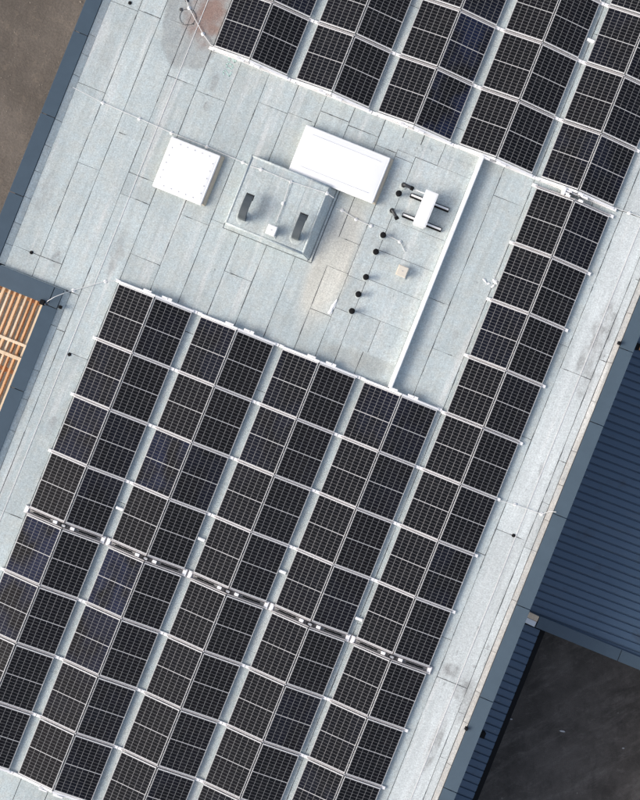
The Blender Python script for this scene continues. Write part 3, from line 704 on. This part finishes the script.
def gooseneck(x, y, label):
    z0 = R + PH + .004; o = thing('gooseneck_vent', label, 'vent', (x, y, z0), 'curved vents on the plenum box')
    path = [(x, y, z0), (x, y, z0 + .10), (x, y, z0 + .22)]
    r = .28
    for i in range(1, 9):
        a = PI / 2 * i / 8; path.append((x, y + r - r * math.cos(a), z0 + .22 + r * .72 * math.sin(a)))
    path += [(x, y + r + .12, z0 + .22 + r * .70), (x, y + r + .24, z0 + .22 + r * .60), (x, y + r + .30, z0 + .22 + r * .42)]
    MB().sweep(path, (1, 0, 0), .22, .15).build('duct', 'slate', o, bevel=.008, seg=1)
    MB().sweep([path[-1], (path[-1][0] + .004, path[-1][1] + .02, path[-1][2] - .06)], (1, 0, 0), .235, .165).build('lip', 'pvc', o)
    MB().lathe(x + .02, y, [(.21, z0), (.20, z0 + .012), (.16, z0 + .02), (.13, z0 + .02)], 24).build('collar', 'felt', o, smooth=False)
gooseneck(-3.99, 4.02, 'slate-grey curved vent on the plenum near the square skylight')
gooseneck(-2.37, 4.07, 'slate-grey curved vent on the plenum near the yellowed felt')
def cowl(name, label, x, y, zb, sz, hgt, mt, rot=0):
    o = thing(name, label, 'vent', (x, y, zb))
    MB().box(x - sz * .36, x + sz * .36, y - sz * .36, y + sz * .36, zb, zb + hgt * .75, rot).build('shaft', 'cream', o)
    MB().box(x - sz * .52, x + sz * .52, y - sz * .52, y + sz * .52, zb, zb + .03, rot).build('flange', 'felt_over', o)
    MB().box(x - sz / 2, x + sz / 2, y - sz / 2, y + sz / 2, zb + hgt * .75, zb + hgt, rot, top=(.015,) * 4).build('cap', mt, o, bevel=.012)
    MB().box(x - .02, x + .02, y - .01, y + .01, zb + hgt, zb + hgt + .012, rot).build('catch', 'alu_dull', o)
cowl('square_vent', 'small white square vent cap between the two curved vents', K(-3.14, .72), K(4.06, .72), R + PH + .004, .30, .30, 'white')
cowl('square_vent', 'small cream square vent cap beside the row of black pipe caps', K(.83, .3), K(4.36, .3), R + .014, .32, .27, 'cream')

# ------------------------------------------------------------------ black pipe vents
def W(px, py, h=0.0):      # photo measurement -> metres on the roof
    dx, dy = px - 320, 400 - py; f = (1 - h / CAM_H) / 34.5
    return ((dx * ca - dy * sa) * f, (dx * sa + dy * ca) * f)
caps = [(398.9, 193.2, 'black round pipe cap between the two elbow pipes'), (383.2, 234.9, 'black round pipe cap, first of the row of five from the elbow pipes'),
        (376.0, 251.6, 'black round pipe cap, second of the row of five from the elbow pipes'), (366.0, 276.9, 'black round pipe cap, middle of the row of five'),
        (358.5, 294.1, 'black round pipe cap, fourth of the row of five from the elbow pipes'), (351.9, 310.9, 'black round pipe cap, end of the row of five by the white scrap')]
for px, py, lab in caps:
    hh = .28; x, y = W(px, py, hh); z = R + .010
    o = thing('vent_pipe', lab, 'vent pipe', (x, y, z), 'black round vent pipes beside the white wall')
    MB().lathe(x, y, [(.055, z), (.055, z + hh - .08)], 16).build('pipe', 'pvc', o, smooth=False)
    MB().lathe(x, y, [(.105, z), (.10, z + .008), (.065, z + .02)], 20).build('collar', 'felt', o)
    MB().lathe(x, y, [(.082, z + hh - .09), (.090, z + hh - .05), (.088, z + hh - .02), (.06, z + hh), (.02, z + hh + .006)], 20).build('cap', 'rubber', o, smooth=True)
def elbow(p0, p1, lab):
    (x0, y0), (x1, y1) = W(*p0, .3), W(*p1, .3); z = R + .010; hh = .27
    o = thing('elbow_pipe', lab, 'pipe', (x0, y0, z), 'black elbow pipes beside the white unit')
    d = Vector((x1 - x0, y1 - y0, 0)); L = d.length; d.normalize()
    path = [(x0, y0, z), (x0, y0, z + .1), (x0, y0, z + hh - .06)]
    for i in range(1, 6): a = PI / 2 * i / 5; path.append((x0 + d.x * .06 * (1 - math.cos(a)), y0 + d.y * .06 * (1 - math.cos(a)), z + hh - .06 + .06 * math.sin(a)))
    path += [(x0 + d.x * L * .6, y0 + d.y * L * .6, z + hh), (x1, y1, z + hh - .03)]
    m = MB(); m.tube(path, .048, 14); m.build('pipe', 'pvc', o, smooth=True)
    m = MB(); m.tube([(x1 - d.x * .06, y1 - d.y * .06, z + hh - .022), (x1 + d.x * .03, y1 + d.y * .03, z + hh - .04)], .062, 14); m.build('socket', 'rubber', o)
    MB().lathe(x0, y0, [(.066, z + hh - .12), (.070, z + hh - .07), (.06, z + hh - .04)], 14).build('sleeve', 'rubber', o)
    MB().lathe(x0, y0, [(.12, z), (.11, z + .012), (.07, z + .03)], 18).build('collar', 'felt', o)
elbow((404, 184.2), (412.6, 188.2), 'black elbow pipe with white lead running to the white unit')
elbow((392.3, 210), (397, 218.2), 'black elbow pipe pointing away from the white unit')

# ------------------------------------------------------------------ white unit on rubber-footed rails
ux, uy = W(425.6, 208.8, .5); z = R + .010
o = thing('condenser_unit', 'slim white condenser unit standing on two black rubber-footed rails', 'condenser', (ux, uy, z))
UW, UL = .37, 1.02
MB().box(ux - UW / 2, ux + UW / 2, uy - UL / 2, uy + UL / 2, z + .13, z + .55).build('casing', 'white', o, bevel=.03, seg=3)
MB().box(ux - UW / 2 - .006, ux + UW / 2 + .006, uy - UL / 2 - .006, uy + UL / 2 + .006, z + .525, z + .542).build('lid_trim', 'white_paint', o)
m = MB()
for k in range(9): a = -UL / 2 + .12 + k * .085; m.box(ux - UW / 2 - .008, ux - UW / 2 + .002, uy + a, uy + a + .03, z + .2, z + .5)
m.build('grille', 'alu_dull', o)
for k, (pa, pb) in enumerate((((410.5, 194.5), (449.0, 210.2)), ((402.3, 214.6), (441.6, 229.6)))):
    (x0, y0), (x1, y1) = W(*pa, .1), W(*pb, .1); yy = (y0 + y1) / 2
    r = MB().box(x0, x1, yy - .068, yy + .068, z, z + .095, top=(0, 0, .012, .012)).build('rubber_foot', 'rubber', o, bevel=.008)
    MB().box(x0 + .02, x1 - .02, yy - .026, yy + .026, z + .096, z + .13).build('mounting_rail', 'alu', o)
(x0, y0), (x1, y1) = W(413.5, 188, .3), W(424, 193, .3)
m = MB(); m.tube([(x0, y0, R + .24), (x0 + .12, y0 - .01, R + .22), (x1 - .05, y1, R + .26), (x1 + .02, y1, R + .30)], .016, 8); m.build('lead', 'white_paint', o, smooth=True)

# ------------------------------------------------------------------ lightning conductor runs
def conductor(label, path, pads, r=.010, strip=False, lift=.05):
    """path of (x,y,z above roof); pads = holder positions"""
    x, y, zz = path[0]
    o = thing('conductor_wire', label, 'conductor', (x, y, R + zz))
    m = MB()
    if strip:
        for (a, b) in zip(path[:-1], path[1:]): m.box(min(a[0], b[0]) - r, max(a[0], b[0]) + r, min(a[1], b[1]), max(a[1], b[1]), R + .006, R + .012)
        m.build('strip', 'wire', o)
    else:
        m.tube([(a, b, R + c) for a, b, c in path], r, 6); m.build('wire', 'wire', o)
    for (a, b, c) in pads:
        h = MB(); h.lathe(a, b, [(.056, R + c + .001), (.054, R + c + .02), (.03, R + c + .03), (.022, R + c + lift - .002)], 14); h.build('holder', 'white_paint', o)
P = lambda px, py, h=0.0: (*W(px, py, h), h)
w1 = [(68.5, 88.5), (103, 103), (139.5, 119), (171.5, 133), (207, 147), (243, 162.5)]
conductor('conductor wire with white pad holders running from coping past the square skylight',
          [(K(-10.02, .2), 5.72, .20)] + [(*W(px, py), .052) for px, py in w1[1:]] + [(*W(249.5, 166, .3), .30)], [(*W(px, py), .002) for px, py in w1[1:]])
w2 = [(261, 169.5), (291, 182), (327, 193.5)]
hB = PH + .006
conductor('conductor wire with white holders lying on top of the plenum box', [(*W(250.5, 166.3, .4), hB + .03)] + [(*W(px, py, hB), hB + .05) for px, py in w2] + [(*W(334, 198, .4), hB + .02)], [(*W(px, py, hB), hB) for px, py in w2])
conductor('short conductor wire on the plenum leading to the white square vent', [(*W(290, 181.5, hB), hB + .055), (*W(283.5, 204, hB), hB + .05), (*W(276, 223, hB), hB + .05)], [(*W(283, 203.5, hB), hB)])
w4 = [(184, -6), (189.2, 8.2), (203, 34.2), (211, 45.5)]
conductor('conductor wire with pads crossing the rust stain to the array corner', [(*W(170, -30), .052)] + [(*W(px, py), .052) for px, py in w4] + [(*W(219, 49, .1), .1)], [(*W(px, py), .002) for px, py in w4[1:3]])
w5 = [(121, 281), (105.5, 281.5), (73.5, 290.5), (66, 293.2)]
conductor('conductor wire from the array corner over the coping to the timber lattice',
          [(*W(121, 281), .10)] + [(*W(px, py), .052) for px, py in w5[1:3]] + [(*W(64, 293.5, .26), .30), (*W(55, 297, .28), .32), (*W(48, 301, .25), .26), (*W(43.5, 306, -.1), -.10), (*W(42.5, 308, -.28), -.28)], [(*W(px, py), .002) for px, py in w5[1:3]])
w6 = [(499, 500), (515, 504.5), (541.5, 514)]
conductor('conductor wire from the panel edge over the pale felt to the coping', [(*W(499, 500), .10)] + [(*W(px, py), .052) for px, py in w6[1:]] + [(*W(550, 511, .1), .13), (*W(556, 512, .16), .185)], [(*W(px, py), .002) for px, py in w6[1:]])
w7 = [(375.8, 226), (399.6, 241.7), (404.5, 250)]
conductor('short conductor wire and pad leading to the cream square vent', [(*W(386, 235), .052), (*W(399.6, 241.7), .056), (*W(404.5, 252), .055)], [(*W(399.6, 241.7), .012)], lift=.045)
w8 = [(340, 222), (355, 224.5), (368, 232)]
conductor('short conductor wire with pads on the yellowed felt behind the plenum', [(*W(*q), .05) for q in ((336, 209), (342, 210.5), (356, 219.5), (371, 226))], [(*W(342, 210.5), .006), (*W(356, 219.5), .006), (*W(371, 226), .012)], lift=.045)
conductor('conductor wire leaving the cable gap towards the coping', [(*W(612, 207), .06), (*W(629, 213), .052), (*W(650, 221), .052)], [(*W(629, 213), .002)])
conductor('flat aluminium strip along the felt between coping and large array', [(-7.315, 18.0, .01), (-7.315, -18.0, .01)], [], r=.009, strip=True)
conductor('flat aluminium strip along the pale felt beside the metal cladding', [(6.735, 18.0, .01), (6.735, -18.0, .01)], [], r=.011, strip=True)

# ------------------------------------------------------------------ small things lying on the roof
def scrap(label, pts, cat='scrap'):
    m = MB(); q = random.Random(len(label))
    for (px, py, l, w_, ang) in pts:
        x, y = W(px, py); n = 6; v = []; f = []
        for i in range(n + 1):
            u = i / n - .5; ww = w_ * (1 - (2 * abs(u)) ** 2.5 * .7)
            c, s = math.cos(ang), math.sin(ang)
            for sd in (-1, 0, 1):
                a, b = u * l + q.uniform(-.01, .01), sd * ww / 2 + q.uniform(-.008, .008)
                v.append((x + a * c - b * s, y + a * s + b * c, R + .006 + (.028 if sd == 0 else 0.002) + q.uniform(0, .014)))
        for i in range(n):
            for j in range(2): k = i * 3 + j; f.append((k, k + 1, k + 4, k + 3))
        m.add(v, f)
    x, y = W(pts[0][0], pts[0][1])
    tag(m.build('plastic_scrap', 'white_paint', None, (x, y, R + .006)), label, cat)
scrap('crumpled white plastic scrap lying at the panel strip edge beside white wall', [(484.5, 280.5, .15, .07, -.5), (487.5, 283.5, .14, .07, .4), (495, 281.5, .2, .12, -.5), (493, 286.5, .13, .08, 1.2)])
scrap('long crumpled white scrap on the yellowed felt edge', [(333.5, 306, .42, .11, 1.42), (330.5, 312, .16, .12, 1.2)])
# mint marker scribble beside the rust-stain array
m = MB()
def stroke(pts, w_=.034):
    for a, b in zip(pts[:-1], pts[1:]):
        dx, dy = b[0] - a[0], b[1] - a[1]; L = math.hypot(dx, dy) or 1; nx, ny = -dy / L * w_ / 2, dx / L * w_ / 2
        ex, ey = dx / L * .006, dy / L * .006
        m.add([(a[0] - nx - ex, a[1] - ny - ey, R + .0058), (b[0] - nx + ex, b[1] - ny + ey, R + .0058), (b[0] + nx + ex, b[1] + ny + ey, R + .0058), (a[0] + nx - ex, a[1] + ny - ey, R + .0058)], [(0, 1, 2, 3)])
gl = {'2': [(0, .75), (.3, 1), (.7, .95), (.75, .7), (.1, .05), (.9, 0)], '0': [(.5, 1), (.1, .75), (.1, .25), (.5, 0), (.85, .25), (.85, .75), (.5, 1)]}
bx, by = W(225.5, 75.5)
for i, ch in enumerate('202'):
    pts = [(bx - .02 - v * .22 + .14, by + (i * .215) + u * .17) for u, v in gl[ch]]
    stroke(pts)
tag(m.build('marker_scribble', 'chalk', None, (bx, by, R + .0058)), 'pale mint marker scribble on felt beside the rust-stain array edge', 'marking')
# drain ring in the rusty pond
x, y = W(188, 17)
o = thing('roof_drain', 'round roof drain ring in the middle of the rust stain', 'drain', (x, y, R + .004))
q = MB(); n = 40; rq = random.Random(2); path = [(x + .235 * math.cos(2 * PI * i / n) * rq.uniform(.96, 1.04), y + .235 * math.sin(2 * PI * i / n) * rq.uniform(.96, 1.04), R + .006) for i in range(n + 1)]
q.tube(path, .007, 5); q.build('ring', 'bitumen', o)
for (px, py, rr_) in ((181, 9.5, .05), (187, 0.5, .06), (193, 24, .02)):
    a, b = W(px, py); MB().lathe(a, b, [(rr_, R + .003), (rr_ * .9, R + .02), (rr_ * .5, R + .03)], 9).build('clod', 'bitumen', o)
# small black outlets at felt laps
for (px, py, lab) in ((31.5, 252.5, 'small black plug on a felt lap near the notch coping'), (69.5, 354.5, 'small black plug beside the flat strip near timber lattice'),
                      (130, 3, 'small black plug near the coping beyond the rust stain'), (513.5, 535.5, 'small black plug on the pale felt near the conductor pads')):
    x, y = W(px, py); b = MB().lathe(x, y, [(.055, R + .004), (.05, R + .02), (.02, R + .035)], 12).build('roof_plug', 'rubber', None, (x, y, R + .004))
    tag(b, lab, 'plug', 'small black plugs on the felt')
for (px, py, lab) in ((619.5, 343, 'black clip on the coping edge above the metal annex roof'), (466.5, 729, 'black clip on the coping edge above the narrow canopy'), (60, 307, 'black clip on the coping edge at the notch corner')):
    x, y = W(px, py, .2); b = MB().box(x - .045, x + .045, y - .05, y + .05, R + .10, R + .25, top=(.01,) * 4).build('coping_clip', 'rubber', None, (x, y, R + .1), bevel=.008)
    tag(b, lab, 'clip', 'black clips at the coping edge')

# ------------------------------------------------------------------ metal annex roof, its coping, the narrow canopy
AR = R - 3.84
an = thing('annex_building', 'lower annex with dark blue ribbed metal roof beside the hall', 'building', (12, 3, 0))
MB().prism([(7.86, -4.10), (30, -4.30), (30, 16), (7.86, 16)], 0.0, AR - .12).build('wall', 'wall', an)
def ribbed(x0, x1, y0, n, pitch, zt, parent, name, rot=0.0, piv=(0, 0), groove=.036, depth=.045):
    """n pans running along x, each pan raised with a deep narrow groove on its low side"""
    m = MB(); prof = []
    for i in range(n):
        a = y0 + i * pitch
        prof += [(a, zt - depth), (a + groove, zt - depth), (a + groove + .012, zt), (a + pitch * .55, zt + .004), (a + pitch - .012, zt)]
    prof.append((y0 + n * pitch, zt - depth))
    c, s = math.cos(rot), math.sin(rot); v = []
    for x in (x0, x1):
        for (y, z_) in prof: v.append((piv[0] + (x - piv[0]) * c - (y - piv[1]) * s, piv[1] + (x - piv[0]) * s + (y - piv[1]) * c, z_))
    k = len(prof)
    vb = [(p[0], p[1], zt - depth - .03) for p in v]
    f = [(i, k + i, k + i + 1, i + 1) for i in range(k - 1)]
    e = len(v); f += [(e, e + k - 1, e + 2 * k - 1, e + k), ]
    f += [tuple([e] + list(range(0, k)) + [e + k - 1])] + [tuple([e + 2 * k - 1] + list(range(2 * k - 1, k - 1, -1)) + [e + k])]
    f += [(0, e, e + k, k), (k - 1, 2 * k - 1, e + 2 * k - 1, e + k - 1)]
    m.add(v + vb, f); return m.build(name, 'clad', parent)
rp_ = .247
nroof = 19
for j in range(nroof):
    ribbed(7.9, 22.0, -4.12 + j * 4 * rp_ + j * .002, 4, rp_, AR + (.0015 if j % 2 else 0), an, 'roof_panel', rad(1.2), (7.9, -4.12))
# annex edge coping (runs slightly askew)
ang = rad(-0.5)
def askew(x, y): return (9.2 + x * math.cos(ang) - y * math.sin(ang), -3.84 + x * math.sin(ang) + y * math.cos(ang))
ac = MB()
ac.prism([askew(.02, -.35), askew(13, -.35), askew(13, -.06), askew(.02, -.06)], AR - .1, AR + .09); ac = ac.build('edge_core', 'dark_metal', an)
for a, b in ((0, 2.87), (2.87, 6.0), (6.0, 9.2), (9.2, 13)):
    q = [askew(a + .009, -.40), askew(b - .009, -.40), askew(b - .009, -.01), askew(a + .009, -.01)]
    MB().prism(q, AR + .092, AR + .125).build('coping_panel', 'coping', an, bevel=.004, seg=1)
x, y = 8.97, -4.06
o = thing('coping_end_block', 'orange timber and pale insulation end block where canopy meets annex coping', 'end block', (x, y, AR))
MB().box(x - .21, x + .20, y + .02, y + .20, AR + .05, AR + .16, rot=-.06, piv=(x, y)).build('timber', 'wood_pale', o, bevel=.006)
MB().box(x - .21, x + .20, y - .17, y + .01, AR + .05, AR + .14, rot=-.06, piv=(x, y)).build('insulation', 'white_paint', o, bevel=.006)
MB().box(x - .2, x + .18, y - .16, y + .18, AR - .045, AR + .048, rot=-.06, piv=(x, y)).build('packing', 'dark_metal', o)
cn = thing('loading_canopy', 'narrow dark blue ribbed canopy along the hall above the asphalt yard', 'canopy', (8.6, -9, AR))
YC = -4.28
for j in range(14):
    ribbed(7.78, 9.42, YC - (j + 1) * 4 * rp_ - j * .002, 4, rp_, AR - .03 + (.0015 if j % 2 else 0), cn, 'canopy_panel', groove=.030)
MB().box(7.76, 9.50, YC - 14 * 4 * rp_ - .1, YC - .01, AR - .30, AR - .107).build('soffit', 'dark_metal', cn)
MB().box(9.44, 9.60, YC - 14 * 4 * rp_ - .1, YC + .02, AR - .20, AR - .08).build('gutter', 'rubber', cn)
def hopper(px, py, lab, orange=False):
    h = -.6; x, y = W(px, py, h); zt = R + h
    o = thing('rain_hopper', lab, 'rain hopper', (x, y, zt), 'black rain hoppers on the hall wall')
    MB().box(7.765, x + .09, y - .09, y + .09, zt - .25, zt, top=(0, 0, 0, 0)).build('box', 'rubber', o, bevel=.006)
    MB().lathe(x - .02, y, [(.045, (AR + .02)), (.045, zt - .25)], 12).build('downpipe', 'pvc', o)
    if orange: MB().box(x + .09, x + .17, y - .07, y + .07, zt - .12, zt - .02).build('bracket', 'wood', o)
hopper(637, 346, 'black rain hopper below the coping above the metal annex roof', True)
hopper(482.3, 735.3, 'black rain hopper below the coping above the narrow canopy')
# litter on the yard
for i, (px, py, sz) in enumerate(((511, 719, .05), (562, 731, .07), (623, 748, .045))):
    x, y = W(px, py, -R); q = random.Random(i); pts = [(x + sz * (1.6 if i == 1 else 1) * math.cos(a), y + sz * .55 * math.sin(a + .5)) for a in (0, 1, 2, 3.3, 4.4, 5.4)]
    b = MB().prism(pts, .006, .03).build('litter', 'alu_dull', None, (x, y, .006))
    tag(b, ['pale litter scrap on asphalt beside the canopy gutter', 'thin pale litter scrap out on the open asphalt', 'tiny pale litter speck furthest out on the asphalt'][i], 'litter', 'litter on the asphalt')

# ------------------------------------------------------------------ timber lattice in the notch
LZ = R - .30
def L(v): return v * (1 + .30 / CAM_H)
tl = thing('timber_lattice', 'open orange timber lattice of battens in the roof notch', 'timber lattice', (-9.6, -3, 0))
rw = random.Random(9)
for k in range(14):
    x = L(-8.515) - k * .172 + rw.uniform(-.008, .008)
    wdt = rw.choice([.052, .060, .075])
    y1 = L(-.33) + rw.uniform(-.02, .02)
    MB().box(x - wdt / 2, x + wdt / 2, -6.2, y1, LZ - .14 + rw.uniform(-.01, 0), LZ + rw.uniform(-.012, .004)).build('batten', 'wood' if k % 3 else 'wood_pale', tl, bevel=.003, seg=1)
for yy, wd, dz, x1 in ((L(-1.72), .085, .006, L(-8.46)), (L(-2.13), .105, .012, L(-8.40)), (-4.1, .09, .006, L(-8.46)), (-4.55, .1, .012, L(-8.4))):
    MB().box(-11.0, x1, yy - wd / 2, yy + wd / 2, LZ + dz, LZ + dz + .06).build('cross_beam', 'wood_pale', tl, bevel=.004, seg=1)
for yy in (L(-.42), -2.6, -6.1):
    MB().box(-10.95, -8.55, yy - .06, yy + .06, LZ - .34, LZ - .152).build('bearer', 'wood', tl, bevel=.004, seg=1)
    for x in (-10.8, -8.68): MB().box(x - .07, x + .07, yy - .055, yy + .055, 0, LZ - .342).build('post', 'wood', tl)
x, y = W(42.3, 302.3, .2)
tag(MB().box(x - .075, x + .075, y - .075, y + .075, R + CZ + .018, R + CZ + .10, top=(.01,) * 4).build('junction_box', 'rubber', None, (x, y, R + CZ + .018), bevel=.008), 'small black box where the wire meets the timber lattice corner', 'junction box')
for ob in bpy.data.objects:
    if '_o' in ob: del ob['_o']
